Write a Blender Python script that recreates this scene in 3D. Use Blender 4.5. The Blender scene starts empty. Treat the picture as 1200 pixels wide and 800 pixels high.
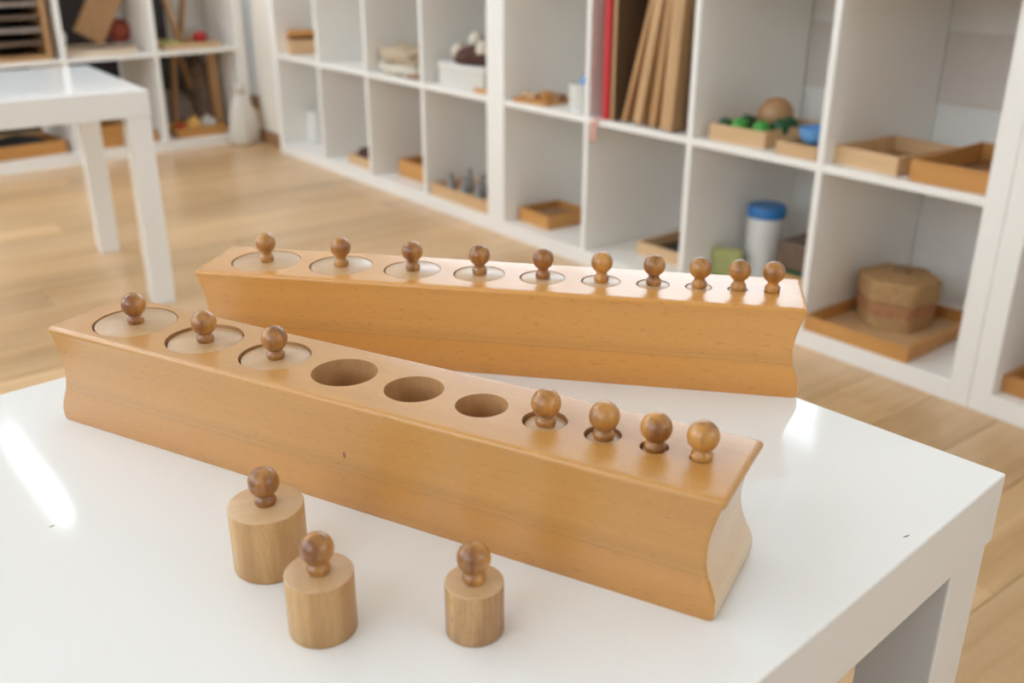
import bpy, bmesh, math, random
from mathutils import Vector, Matrix, Euler
random.seed(7)
PI = math.pi
SC = bpy.context.scene
COL = SC.collection

# ------------------------------------------------------------------ camera
H = 0.4974                                  # table height (m)
CAM_Z = H + 0.3096
cam_d = bpy.data.cameras.new('camera')
cam = bpy.data.objects.new('camera', cam_d); COL.objects.link(cam)
SC.camera = cam
cam.location = (0, 0, CAM_Z)
cam.rotation_euler = (PI/2 - 0.3939, -0.001, 0)
cam_d.sensor_width = 36.0
cam_d.lens = 1136.25/1200*36.0
cam_d.clip_start = 0.02
cam_d.dof.use_dof = True
cam_d.dof.focus_distance = 0.60
cam_d.dof.aperture_fstop = 6.3
cam_d.dof.aperture_blades = 7

# ------------------------------------------------------------------ colour management, sky
SC.view_settings.view_transform = 'Standard'
SC.view_settings.look = 'None'
SC.view_settings.gamma = 1.0
SC.view_settings.use_curve_mapping = False
SC.cycles.diffuse_bounces = 7
SC.cycles.max_bounces = 12
SC.view_settings.exposure = 0.0
SKY = 4.2
LAMP = 32.0
world = bpy.data.worlds.new('sky'); SC.world = world
world.use_nodes = True
bg = world.node_tree.nodes['Background']
bg.inputs['Color'].default_value = (0.81, 0.935, 1.04, 1)
bg.inputs['Strength'].default_value = SKY

# room frame: x runs along the shelf wall towards the far left, y comes out of that wall into the room
SX, SY, SYAW = 0.8484, 1.6231, 2.2262       # front foot of the long shelf run, right end of the middle unit
AX, AY, AYAW = -1.1136, 4.2129, 3.876       # the far shelf unit
s1 = Vector((math.cos(SYAW), math.sin(SYAW), 0)); s2 = Vector((-math.sin(SYAW), math.cos(SYAW), 0))
def room(u, v, z=0.0): return Vector((SX, SY, 0)) + u*s1 + v*s2 + Vector((0, 0, z))
U0, U1, V0, V1, CEIL = -3.2, 5.6, -0.40, 4.6, 2.70

# daylight portals: one per window opening (see the walls below)
WIN_SHELF = [(0.55, 2.75, 0.94, 2.35)]
WIN_FRONT_ADDED = [(-2.1, 0.1, 1.15, 2.6), (0.8, 2.9, 1.15, 2.6), (3.2, 5.3, 1.15, 2.6)]  # unseen windows, added to light the shelf fronts
WIN_SIDE_ADDED = [(-0.2, 0.9, 1.25, 2.5)]  # unseen window, added to brighten surfaces that face right
def portal(u0, u1, z0, z1, v, sign, side=False):
    L = bpy.data.lights.new('window_daylight', 'AREA'); L.shape = 'RECTANGLE'; L.size = u1-u0; L.size_y = z1-z0
    L.cycles.is_portal = True
    o = bpy.data.objects.new('window_daylight', L); COL.objects.link(o)
    o.location = room(v, (u0+u1)/2, (z0+z1)/2) if side else room((u0+u1)/2, v, (z0+z1)/2)
    d = (s1 if side else s2)*sign
    o.rotation_euler = d.to_track_quat('-Z', 'Z').to_euler()
for w in WIN_SHELF: portal(*w, V0-0.06, 1)
for w in WIN_FRONT_ADDED: portal(*w, V1+0.06, -1)
for w in WIN_SIDE_ADDED: portal(*w, U0-0.06, 1, True)

# ------------------------------------------------------------------ materials
def nmat(name):
    m = bpy.data.materials.new(name); m.use_nodes = True
    nt = m.node_tree; b = nt.nodes['Principled BSDF']
    return m, nt, b
def plain(name, col, rough=0.5, coat=0.0, metal=0.0, spec=0.5, var=0.03, scale=8.0, trans=0.0):
    m, nt, b = nmat(name)
    tc = nt.nodes.new('ShaderNodeTexCoord'); no = nt.nodes.new('ShaderNodeTexNoise')
    no.inputs['Scale'].default_value = scale; no.inputs['Detail'].default_value = 4
    nt.links.new(tc.outputs['Object'], no.inputs['Vector'])
    mx = nt.nodes.new('ShaderNodeMix'); mx.data_type = 'RGBA'
    mx.inputs[6].default_value = (*[c*(1-var) for c in col], 1); mx.inputs[7].default_value = (*[min(1, c*(1+var)) for c in col], 1)
    nt.links.new(no.outputs['Fac'], mx.inputs[0]); nt.links.new(mx.outputs[2], b.inputs['Base Color'])
    b.inputs['Roughness'].default_value = rough; b.inputs['Metallic'].default_value = metal
    b.inputs['Specular IOR Level'].default_value = spec
    b.inputs['Coat Weight'].default_value = coat; b.inputs['Coat Roughness'].default_value = 0.05
    b.inputs['Transmission Weight'].default_value = trans
    return m
def wood(name, light, dark, axis=0, grain=60.0, stretch=14.0, flecks=0.35, rough=0.35, coat=0.0, coat_rough=0.1,
         contrast=0.5, big=3.0, joint=None, fleck_col=None, knot=None, spec=0.5, bump=0.02, rand=0.10):
    """Wood whose grain runs along the object's local axis 0, 1 or 2."""
    m, nt, b = nmat(name); N = nt.nodes.new; L = nt.links.new
    tc = N('ShaderNodeTexCoord'); oi = N('ShaderNodeObjectInfo')
    mul = N('ShaderNodeVectorMath'); mul.operation = 'SCALE'; mul.inputs[0].default_value = (3.1, 7.7, 5.3)
    L(oi.outputs['Random'], mul.inputs['Scale'])
    add = N('ShaderNodeVectorMath'); add.operation = 'ADD'; L(tc.outputs['Object'], add.inputs[0]); L(mul.outputs[0], add.inputs[1])
    mp = N('ShaderNodeMapping'); s = [1.0, 1.0, 1.0]; s[axis] = 1.0/stretch; mp.inputs['Scale'].default_value = s
    L(add.outputs[0], mp.inputs['Vector'])
    n1 = N('ShaderNodeTexNoise'); n1.inputs['Scale'].default_value = grain; n1.inputs['Detail'].default_value = 6; n1.inputs['Roughness'].default_value = 0.6
    L(mp.outputs[0], n1.inputs['Vector'])
    n2 = N('ShaderNodeTexNoise'); n2.inputs['Scale'].default_value = grain/big/2; n2.inputs['Detail'].default_value = 3; n2.inputs['Distortion'].default_value = 0.6
    L(mp.outputs[0], n2.inputs['Vector'])
    ad = N('ShaderNodeMath'); ad.operation = 'ADD'; L(n1.outputs['Fac'], ad.inputs[0]); L(n2.outputs['Fac'], ad.inputs[1])
    mr = N('ShaderNodeMapRange'); mr.inputs['From Min'].default_value = 1.0-0.5*(1.15-contrast); mr.inputs['From Max'].default_value = 1.0+0.5*(1.15-contrast)
    L(ad.outputs[0], mr.inputs['Value'])
    mx = N('ShaderNodeMix'); mx.data_type = 'RGBA'; mx.inputs[6].default_value = (*dark, 1); mx.inputs[7].default_value = (*light, 1)
    L(mr.outputs[0], mx.inputs[0]); cur = mx.outputs[2]
    # short pores
    mp2 = N('ShaderNodeMapping'); s = [1.0, 1.0, 1.0]; s[axis] = 1.0/4.5; mp2.inputs['Scale'].default_value = s
    L(add.outputs[0], mp2.inputs['Vector'])
    n3 = N('ShaderNodeTexNoise'); n3.inputs['Scale'].default_value = grain*11; n3.inputs['Detail'].default_value = 2
    L(mp2.outputs[0], n3.inputs['Vector'])
    m3 = N('ShaderNodeMapRange'); m3.inputs['From Min'].default_value = 0.60; m3.inputs['From Max'].default_value = 0.72; m3.inputs['To Max'].default_value = flecks
    L(n3.outputs['Fac'], m3.inputs['Value'])
    mf = N('ShaderNodeMix'); mf.data_type = 'RGBA'; fc = fleck_col or [c*0.5 for c in dark]; mf.inputs[7].default_value = (*fc, 1)
    L(m3.outputs[0], mf.inputs[0]); L(cur, mf.inputs[6]); cur = mf.outputs[2]
    sep = N('ShaderNodeSeparateXYZ'); L(tc.outputs['Object'], sep.inputs[0])
    if joint is not None:                    # two laminated boards: lower board another tone, a thin glue line between
        z, tone = joint
        gt = N('ShaderNodeMath'); gt.operation = 'LESS_THAN'; gt.inputs[1].default_value = z; L(sep.outputs['Z'], gt.inputs[0])
        mj = N('ShaderNodeMix'); mj.data_type = 'RGBA'; mj.blend_type = 'MULTIPLY'; mj.inputs[7].default_value = (*tone, 1)
        L(gt.outputs[0], mj.inputs[0]); L(cur, mj.inputs[6]); cur = mj.outputs[2]
        # darker growth streak above the joint
        su = N('ShaderNodeMath'); su.operation = 'SUBTRACT'; su.inputs[1].default_value = z+0.0035; L(sep.outputs['Z'], su.inputs[0])
        ab = N('ShaderNodeMath'); ab.operation = 'ABSOLUTE'; L(su.outputs[0], ab.inputs[0])
        mm = N('ShaderNodeMapRange'); mm.inputs['From Min'].default_value = 0.007; mm.inputs['From Max'].default_value = 0.0; mm.inputs['To Max'].default_value = 0.42
        L(ab.outputs[0], mm.inputs['Value'])
        wv = N('ShaderNodeMath'); wv.operation = 'MULTIPLY'; L(mm.outputs[0], wv.inputs[0]); L(n1.outputs['Fac'], wv.inputs[1])
        ms = N('ShaderNodeMix'); ms.data_type = 'RGBA'; ms.inputs[7].default_value = (*[c*0.45 for c in dark], 1)
        L(wv.outputs[0], ms.inputs[0]); L(cur, ms.inputs[6]); cur = ms.outputs[2]
        s3 = N('ShaderNodeMath'); s3.operation = 'SUBTRACT'; s3.inputs[1].default_value = z; L(sep.outputs['Z'], s3.inputs[0])
        a3 = N('ShaderNodeMath'); a3.operation = 'ABSOLUTE'; L(s3.outputs[0], a3.inputs[0])
        l3 = N('ShaderNodeMapRange'); l3.inputs['From Min'].default_value = 0.00045; l3.inputs['From Max'].default_value = 0.0001; l3.inputs['To Max'].default_value = 0.65
        L(a3.outputs[0], l3.inputs['Value'])
        q3 = N('ShaderNodeMath'); q3.operation = 'MULTIPLY'; L(l3.outputs[0], q3.inputs[0]); L(n2.outputs['Fac'], q3.inputs[1])
        mg = N('ShaderNodeMix'); mg.data_type = 'RGBA'; mg.inputs[7].default_value = (0.16, 0.09, 0.05, 1)
        L(q3.outputs[0], mg.inputs[0]); L(cur, mg.inputs[6]); cur = mg.outputs[2]
    if knot is not None:
        for (kx, ky, kz, rx, rz, kc) in knot:
            vs = N('ShaderNodeVectorMath'); vs.operation = 'SUBTRACT'; vs.inputs[1].default_value = (kx, ky, kz); L(tc.outputs['Object'], vs.inputs[0])
            vm = N('ShaderNodeVectorMath'); vm.operation = 'MULTIPLY'; vm.inputs[1].default_value = (1/rx, 1/0.02, 1/rz); L(vs.outputs[0], vm.inputs[0])
            vl = N('ShaderNodeVectorMath'); vl.operation = 'LENGTH'; L(vm.outputs[0], vl.inputs[0])
            kr = N('ShaderNodeMapRange'); kr.inputs['From Min'].default_value = 1.15; kr.inputs['From Max'].default_value = 0.6; L(vl.outputs['Value'], kr.inputs['Value'])
            mk = N('ShaderNodeMix'); mk.data_type = 'RGBA'; mk.inputs[7].default_value = (*kc, 1)
            L(kr.outputs[0], mk.inputs[0]); L(cur, mk.inputs[6]); cur = mk.outputs[2]
    if rand:
        hsv = N('ShaderNodeHueSaturation'); rr = N('ShaderNodeMapRange'); rr.inputs['To Min'].default_value = 1-rand; rr.inputs['To Max'].default_value = 1+rand
        L(oi.outputs['Random'], rr.inputs['Value']); L(rr.outputs[0], hsv.inputs['Value']); L(cur, hsv.inputs['Color']); cur = hsv.outputs['Color']
    L(cur, b.inputs['Base Color'])
    b.inputs['Roughness'].default_value = rough; b.inputs['Specular IOR Level'].default_value = spec
    b.inputs['Coat Weight'].default_value = coat; b.inputs['Coat Roughness'].default_value = coat_rough
    if bump:
        bp = N('ShaderNodeBump'); bp.inputs['Strength'].default_value = bump; bp.inputs['Distance'].default_value = 0.001
        L(n3.outputs['Fac'], bp.inputs['Height']); L(bp.outputs[0], b.inputs['Normal'])
    return m

M = {}
M['table'] = plain('white_lacquer', (0.875, 0.875, 0.865), rough=0.075, spec=0.5, var=0.008, scale=3)
M['shelf'] = plain('white_laminate', (0.885, 0.865, 0.83), rough=0.38, var=0.01)
M['wall'] = plain('white_plaster', (0.87, 0.855, 0.825), rough=0.9, var=0.03, scale=30)
M['pier'] = plain('cream_paint', (0.84, 0.79, 0.70), rough=0.8)
M['band'] = plain('mauve_grey_band', (0.72, 0.66, 0.60), rough=0.7, var=0.04, scale=20)
M['ceil'] = plain('ceiling_paint', (0.84, 0.83, 0.81), rough=0.95)
M['skirt'] = wood('skirting_wood', (0.36, 0.19, 0.09), (0.26, 0.13, 0.06), rough=0.5)
M['block'] = wood('block_beech', (0.66, 0.335, 0.090), (0.54, 0.25, 0.056), axis=0, grain=75, stretch=22, flecks=0.30, rough=0.42,
                  coat=0.8, coat_rough=0.22, contrast=0.25, joint=(0.0245, (0.97, 0.93, 0.86)), knot=[(0.2437, 0.003, 0.0345, 0.0013, 0.0024, (0.25, 0.085, 0.03))], bump=0.03, rand=0.02)
M['block_back'] = wood('block_beech_orange', (0.76, 0.375, 0.090), (0.66, 0.295, 0.058), axis=0, grain=60, stretch=16, flecks=0.36, rough=0.42,
                  coat=0.8, coat_rough=0.22, contrast=0.25, joint=(0.026, (0.98, 0.92, 0.80)), bump=0.03, rand=0.02)
M['end'] = wood('beech_end_grain_lit', (0.76, 0.56, 0.36), (0.66, 0.45, 0.26), axis=1, grain=80, stretch=10, flecks=0.2, rough=0.35, coat=0.6, coat_rough=0.2, rand=0.0)  # end grain, paled to make up for missing side light
M['bore'] = wood('raw_beech_bore', (0.60, 0.34, 0.15), (0.46, 0.23, 0.085), axis=2, grain=120, stretch=6, flecks=0.2, rough=0.6, contrast=0.5)
M['cyl_top'] = wood('cylinder_top_varnish', (0.66, 0.43, 0.235), (0.53, 0.32, 0.155), axis=0, grain=110, stretch=10, flecks=0.3, rough=0.4, coat=0.6, coat_rough=0.24, contrast=0.5, rand=0.03)  # varnished tops, base greyed slightly for the window's reflection
M['cyl'] = wood('cylinder_beech', (0.62, 0.375, 0.16), (0.46, 0.245, 0.09), axis=2, grain=150, stretch=12, flecks=0.7, rough=0.45,
                coat=0.15, coat_rough=0.15, contrast=0.72, big=1.6, rand=0.03, fleck_col=(0.36, 0.17, 0.07))
M['cyl_streaked'] = wood('cylinder_beech_streaked', (0.62, 0.375, 0.17), (0.33, 0.16, 0.06), axis=2, grain=110, stretch=16, flecks=0.7, rough=0.45, coat=0.15, coat_rough=0.15, contrast=0.8, big=1.4, rand=0)
M['knob'] = wood('knob_oak', (0.60, 0.28, 0.060), (0.22, 0.072, 0.012), axis=2, grain=105, stretch=4.0, flecks=0.3, rough=0.4,
                 coat=0.65, coat_rough=0.07, contrast=0.78, big=1.5, rand=0.14)
M['floor'] = wood('oak_laminate', (0.72, 0.49, 0.27), (0.55, 0.335, 0.155), axis=0, grain=34, stretch=14, flecks=0.25, rough=0.30, coat=0.25,
                  coat_rough=0.22, contrast=0.72, rand=0.13, bump=0.02)
M['subfloor'] = plain('dark_joint', (0.22, 0.13, 0.07), rough=0.8)
def craft(n, l, d, **k):
    kw = dict(axis=0, grain=50, stretch=10, flecks=0.15, rough=0.45, coat=0.1, rand=0.05); kw.update(k)
    M[n] = wood(n, l, d, **kw)
craft('pale_wood', (0.70, 0.47, 0.26), (0.58, 0.36, 0.18))
craft('ball_wood', (0.50, 0.29, 0.145), (0.38, 0.20, 0.09))
craft('orange_wood', (0.62, 0.31, 0.09), (0.48, 0.21, 0.05))
craft('brown_wood', (0.36, 0.18, 0.08), (0.24, 0.11, 0.045))
craft('dark_wood', (0.030, 0.022, 0.020), (0.018, 0.013, 0.013))
craft('tray_inner', (0.48, 0.27, 0.13), (0.36, 0.19, 0.085))
craft('board_wood', (0.60, 0.375, 0.19), (0.46, 0.27, 0.125), axis=2, contrast=0.6)
craft('dark_board', (0.16, 0.10, 0.06), (0.11, 0.065, 0.04), axis=2)
craft('board_brown', (0.50, 0.28, 0.12), (0.38, 0.20, 0.08), axis=2, contrast=0.6)
M['platter'] = plain('pale_turned_wood', (0.80, 0.64, 0.48), rough=0.4, var=0.05)
M['red'] = plain('red_cloth_board', (0.48, 0.02, 0.025), rough=0.5)
M['pink'] = plain('pink_thread', (0.80, 0.50, 0.42), rough=0.9)
M['blue'] = plain('blue_plastic', (0.03, 0.20, 0.55), rough=0.35)
M['lightblue'] = plain('light_blue_plastic', (0.12, 0.33, 0.66), rough=0.4)
M['green'] = plain('green_plastic', (0.05, 0.30, 0.04), rough=0.4)
M['dgreen'] = plain('dark_green_plastic', (0.015, 0.085, 0.03), rough=0.5)
M['olive'] = plain('olive_print', (0.42, 0.44, 0.16), rough=0.6, var=0.2, scale=40)
M['ywhite'] = plain('white_plastic', (0.76, 0.75, 0.72), rough=0.4)
M['offwhite'] = plain('off_white_card', (0.66, 0.63, 0.58), rough=0.6)
M['cream_cloth'] = plain('cream_cloth', (0.66, 0.60, 0.50), rough=0.95, var=0.08, scale=40)
M['tan_cloth'] = plain('tan_cloth', (0.50, 0.39, 0.27), rough=0.95, var=0.12, scale=40)
M['white_cloth'] = plain('white_cloth', (0.70, 0.66, 0.60), rough=0.95, var=0.06, scale=30)
M['darkbrown'] = plain('dark_brown_felt', (0.10, 0.045, 0.035), rough=0.9, var=0.2, scale=50)
M['black'] = plain('black_fabric', (0.018, 0.016, 0.017), rough=0.8)
M['greyglass'] = plain('grey_glass', (0.30, 0.31, 0.31), rough=0.25, var=0.1)
M['fur'] = plain('mottled_brown_cloth', (0.22, 0.15, 0.11), rough=0.95, var=0.7, scale=18)
M['greycloth'] = plain('grey_brown_cloth', (0.30, 0.24, 0.21), rough=0.95, var=0.3, scale=30)
M['yellow'] = plain('yellow_wood_paint', (0.72, 0.42, 0.10), rough=0.4)
M['orange_red'] = plain('orange_red_paint', (0.30, 0.05, 0.025), rough=0.4)
M['red_paint'] = plain('red_paint', (0.55, 0.02, 0.03), rough=0.4)
M['straw'] = plain('woven_straw', (0.47, 0.28, 0.12), rough=0.7, var=0.45, scale=120)
M['straw_dark'] = plain('woven_straw_dark', (0.30, 0.17, 0.08), rough=0.7, var=0.3, scale=90)
M['straw_red'] = plain('woven_straw_reddish', (0.44, 0.20, 0.09), rough=0.7, var=0.5, scale=90)
M['steel'] = plain('grey_metal', (0.35, 0.34, 0.34), rough=0.4, metal=0.3)
M['frame_white'] = plain('window_frame_paint', (0.8, 0.8, 0.78), rough=0.5)
def emit(name, col, s):
    m, nt, b = nmat(name); b.inputs['Base Color'].default_value = (0.8, 0.8, 0.8, 1)
    b.inputs['Emission Color'].default_value = (*col, 1); b.inputs['Emission Strength'].default_value = s; return m
M['tube'] = emit('lamp_diffuser', (0.87, 0.96, 1.05), LAMP)

# ------------------------------------------------------------------ mesh helpers
def finish(bm, name, mats, parent=None, loc=None, rot=None, smooth=None, bevel=0.0, seg=2):
    me = bpy.data.meshes.new(name); 
    bmesh.ops.recalc_face_normals(bm, faces=bm.faces)
    if smooth is not None:
        a = math.radians(smooth)
        for f in bm.faces: f.smooth = True
        for e in bm.edges:
            if len(e.link_faces) == 2 and e.calc_face_angle(0) > a: e.smooth = False
    bm.to_mesh(me); bm.free()
    if not isinstance(mats, (list, tuple)): mats = [mats]
    for m in mats: me.materials.append(m)
    o = bpy.data.objects.new(name, me); COL.objects.link(o)
    if parent: o.parent = parent
    if loc is not None: o.location = loc
    if rot is not None: o.rotation_euler = rot
    if bevel:
        md = o.modifiers.new('soft_edges', 'BEVEL'); md.width = bevel; md.segments = seg; md.limit_method = 'ANGLE'; md.angle_limit = math.radians(40)
        md.harden_normals = False
    return o
def box_bm(x0, x1, y0, y1, z0, z1, bm=None, M4=None):
    bm = bm or bmesh.new()
    vs = [bm.verts.new(Vector(p) if M4 is None else M4 @ Vector(p)) for p in
          [(x0,y0,z0),(x1,y0,z0),(x1,y1,z0),(x0,y1,z0),(x0,y0,z1),(x1,y0,z1),(x1,y1,z1),(x0,y1,z1)]]
    for f in [(0,3,2,1),(4,5,6,7),(0,1,5,4),(1,2,6,5),(2,3,7,6),(3,0,4,7)]: bm.faces.new([vs[i] for i in f])
    return bm
def box(name, x0, x1, y0, y1, z0, z1, mat, parent=None, bevel=0.001, **k):
    return finish(box_bm(x0, x1, y0, y1, z0, z1), name, mat, parent, bevel=bevel, **k)
def lathe_bm(prof, n=32, bm=None, off=(0,0,0), close=True):
    """prof: list of (r, z) bottom to top; r == 0 makes a pole."""
    bm = bm or bmesh.new(); rings = []
    for r, z in prof:
        if r < 1e-7: rings.append([bm.verts.new((off[0], off[1], off[2]+z))])
        else: rings.append([bm.verts.new((off[0]+r*math.cos(2*PI*i/n), off[1]+r*math.sin(2*PI*i/n), off[2]+z)) for i in range(n)])
    for a, b in zip(rings, rings[1:]):
        for i in range(n):
            j = (i+1) % n
            if len(a) == 1 and len(b) > 1: bm.faces.new((a[0], b[j], b[i]))
            elif len(b) == 1 and len(a) > 1: bm.faces.new((a[i], a[j], b[0]))
            elif len(a) > 1: bm.faces.new((a[i], a[j], b[j], b[i]))
    if close:
        for r, flip in ((rings[0], True), (rings[-1], False)):
            if len(r) > 1: bm.faces.new(list(reversed(r)) if flip else r)
    return bm
def lathe(name, prof, mat, parent=None, n=32, smooth=40, **k):
    return finish(lathe_bm(prof, n), name, mat, parent, smooth=smooth, **k)
def thing(name, label, cat, loc=(0,0,0), rotz=0.0, group=None):
    o = bpy.data.objects.new(name, None); COL.objects.link(o); o.empty_display_size = 0.02
    o.location = loc; o.rotation_euler = (0, 0, rotz); tag(o, label, cat, group); return o
def tag(o, label, cat, group=None):
    o['label'] = label; o['category'] = cat
    if group: o['group'] = group
    return o
def structure(o): o['kind'] = 'structure'; return o
def soft_blob(name, sx, sy, sz, mat, parent=None, seed=0, amp=0.25, freq=2.5, loc=(0,0,0), rot=(0,0,0), flat=True, sub=3):
    from mathutils import noise
    bm = bmesh.new(); bmesh.ops.create_icosphere(bm, subdivisions=sub, radius=1)
    for v in bm.verts:
        d = noise.noise(v.co*freq + Vector((seed*3.3, seed, -seed)))
        v.co *= 1 + amp*d
        if flat and v.co.z < -0.55: v.co.z = -0.55
        v.co = Vector((v.co.x*sx, v.co.y*sy, (v.co.z+0.55)*sz/1.55 if flat else v.co.z*sz))
    return finish(bm, name, mat, parent, loc, rot, smooth=180)

# ------------------------------------------------------------------ room shell
def room_box(name, u0, u1, v0, v1, z0, z1, mat, parent=None):
    """A box aligned with the room frame."""
    T = Matrix.Translation((SX, SY, 0)) @ Matrix.Rotation(SYAW, 4, 'Z')
    o = finish(box_bm(u0, u1, v0, v1, z0, z1), name, mat)
    if parent: o.parent = parent
    else: o.matrix_world = T
    return o
def room_root(o):
    return o
floor = structure(room_box('floor', U0, U1, V0, V1, -0.06, -0.008, M['subfloor']))
# floorboards run out from the shelf wall (room y); built where the camera can see them
pw, pl, gap = 0.128, 1.285, 0.0012
plank_me = {}
rows = int((4.6-(-1.6))/pw)
for r in range(rows):
    u = -1.6 + r*pw
    v = V0 + 0.002 - (r*0.43 % 1)*pl
    while v < 3.3:
        a, b_ = max(v, V0+0.002), min(v+pl, 3.45)
        if b_-a > 0.08:
            ln = round(b_-a, 3); key = ln
            if key not in plank_me:
                o = finish(box_bm(0, ln-gap, 0, pw-gap, -0.008, 0), 'floor_plank', M['floor'], bevel=0.0006, seg=1); plank_me[key] = o
            else:
                o = plank_me[key].copy(); COL.objects.link(o)
            o.parent = floor; o.location = (u+pw, a, 0); o.rotation_euler = (0, 0, PI/2)
        v += pl
for (a0, a1, b0, b1) in [(U0, -1.6-0.001, V0, V1), (-1.6, U1, 3.452, V1), (-1.6+rows*pw+0.001, U1, V0, 3.45)]:
    o = finish(box_bm(a0, a1, b0, b1, -0.008, 0), 'floor_boarding', M['floor']); o.parent = floor

ceiling = structure(room_box('ceiling', U0, U1, V0, V1, CEIL, CEIL+0.1, M['ceil']))
def wall_with_windows(name, along, c0, c1, t0, t1, wins, z1=CEIL):
    """wall running along 'u' or 'v' from c0 to c1, thickness t0..t1, window openings (a0, a1, z0, z1)."""
    bm = bmesh.new()
    def add(a, b, za, zb):
        if b-a < 1e-4 or zb-za < 1e-4: return
        if along == 'u': box_bm(a, b, t0, t1, za, zb, bm)
        else: box_bm(t0, t1, a, b, za, zb, bm)
    cur = c0
    for (a, b, za, zb) in wins:
        add(cur, a, 0, z1); add(a, b, 0, za); add(a, b, zb, z1); cur = b
    add(cur, c1, 0, z1)
    o = finish(bm, name, M['wall']); o.matrix_world = Matrix.Translation((SX, SY, 0)) @ Matrix.Rotation(SYAW, 4, 'Z')
    return structure(o)
wall_with_windows('wall_right', 'u', U0, U1, V0-0.12, V0, WIN_SHELF)
wall_with_windows('wall_left', 'u', U0, U1, V1, V1+0.12, WIN_FRONT_ADDED)
wall_with_windows('wall_back', 'v', V0-0.12, V1+0.12, U1, U1+0.12, [])
wall_with_windows('wall_front', 'v', V0-0.12, V1+0.12, U0-0.12, U0, WIN_SIDE_ADDED)
structure(room_box('wall_strip_1', U0, 2.95, V0, V0+0.006, 0.475, 0.625, M['band']))  # thin mauve-grey strip along the shelf wall
structure(room_box('wall_pier', 2.96, 3.22, V0+0.001, -0.05, 0.0, CEIL, M['pier']))
structure(room_box('baseboard_right', 2.96, 3.22, -0.049, -0.036, 0.0, 0.05, M['skirt']))
structure(room_box('baseboard_back', 3.23, U1, V0, V0+0.014, 0.0, 0.06, M['skirt']))
wn = 0
for (wins, c0, c1, side) in ((WIN_SHELF, V0-0.10, V0-0.04, False), (WIN_FRONT_ADDED, V1+0.04, V1+0.10, False), (WIN_SIDE_ADDED, U0-0.10, U0-0.04, True)):
    for (a, b, za, zb) in wins:
        wn += 1; f = 0.045; bm = bmesh.new(); mid = (a+b)/2
        for (p, q, zl, zh) in ((a, b, za, za+f), (a, b, zb-f, zb), (a, a+f, za+f, zb-f), (b-f, b, za+f, zb-f), (mid-f/2, mid+f/2, za+f, zb-f)):
            if side: box_bm(c0, c1, p, q, zl, zh, bm)
            else: box_bm(p, q, c0, c1, zl, zh, bm)
        o = finish(bm, 'window_%d' % wn, M['frame_white']); o.matrix_world = Matrix.Translation((SX, SY, 0)) @ Matrix.Rotation(SYAW, 4, 'Z'); structure(o)

m, nt, b = nmat('blind_fabric'); tr = nt.nodes.new('ShaderNodeBsdfTranslucent'); di = nt.nodes.new('ShaderNodeBsdfDiffuse'); ad = nt.nodes.new('ShaderNodeMixShader')
tr.inputs['Color'].default_value = (0.80, 0.82, 0.86, 1); di.inputs['Color'].default_value = (0.8, 0.8, 0.8, 1); ad.inputs[0].default_value = 0.5
nt.links.new(di.outputs[0], ad.inputs[1]); nt.links.new(tr.outputs[0], ad.inputs[2]); nt.links.new(ad.outputs[0], nt.nodes['Material Output'].inputs['Surface'])
w = WIN_SHELF[0]
o = thing('added_blind', 'added white roller blind dimming the upper window above the shelves, mirrored in the table', 'blind', room(w[0], V0-0.02, 0), SYAW)  # blind added to weaken the reflection of the window's upper part
box('blind_cloth', 0.01, w[1]-w[0]-0.01, -0.002, 0.0, 1.50, w[3]-0.05, m, o, bevel=0)
box('bottom_bar', 0.01, w[1]-w[0]-0.01, -0.008, 0.004, 1.485, 1.4995, M['frame_white'], o, bevel=0.002)
lathe('roller', [(0, 0), (0.018, 0), (0.018, w[1]-w[0]-0.02), (0, w[1]-w[0]-0.02)], M['frame_white'], o, n=16, loc=(0.01, 0, w[3]-0.03), rot=(0, PI/2, 0))

def ceiling_lamp(u, v, label, ln=1.24, turn=0.0, w=0.06):
    t = thing('ceiling_lamp', label, 'lamp', room(u, v, CEIL), SYAW+turn, 'linear lamps on the ceiling')
    box('housing', 0, ln, -0.045, 0.045, -0.045, 0, M['frame_white'], t, bevel=0.004)
    box('diffuser', 0.03, ln-0.03, -w/2, w/2, -0.060, -0.046, M['tube'], t, bevel=0)
    return t
ceiling_lamp(3.48, 0.962, 'white linear ceiling lamp whose bright streak reflects at the left of the table', 1.06, 0.03, 0.036)
for (u, v, where) in [(3.4, 2.3, 'over the left of the room'), (1.6, 2.6, 'over the middle of the room'), (-0.6, 3.9, 'by the front windows on the right'),
                      (1.6, 3.9, 'by the front wall in its middle'), (3.4, 3.9, 'by the front wall at the left'), (3.4, 1.75, 'second row from the shelves at the left'), (2.0, 1.75, 'second row from the shelves, before the far table')]:
    ceiling_lamp(u, v, 'added white linear ceiling lamp outside the picture, %s' % where)  # unseen lamps, added to light the shelves and far floor

# ------------------------------------------------------------------ tables
def square_table(label, loc, yaw, ix=1, iy=1, th=0.05, w=0.55, leg=0.05, group=None, marks=False):
    """Corner at loc; the top spreads ix*x, iy*y from it."""
    t = thing('side_table', label, 'table', (loc[0], loc[1], 0), yaw, group)
    xs = sorted((0, ix*w)); ys = sorted((0, iy*w))
    box('tabletop', xs[0], xs[1], ys[0], ys[1], H-th, H, M['table_main'] if marks else M['table'], t, bevel=0.0012)
    e = 0.002
    for cx in (xs[0]+e, xs[1]-e-leg):
        for cy in (ys[0]+e, ys[1]-e-leg):
            box('leg', cx, cx+leg, cy, cy+leg, 0, H-th-0.0005, M['table'], t, bevel=0.0015)
    return t
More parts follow.
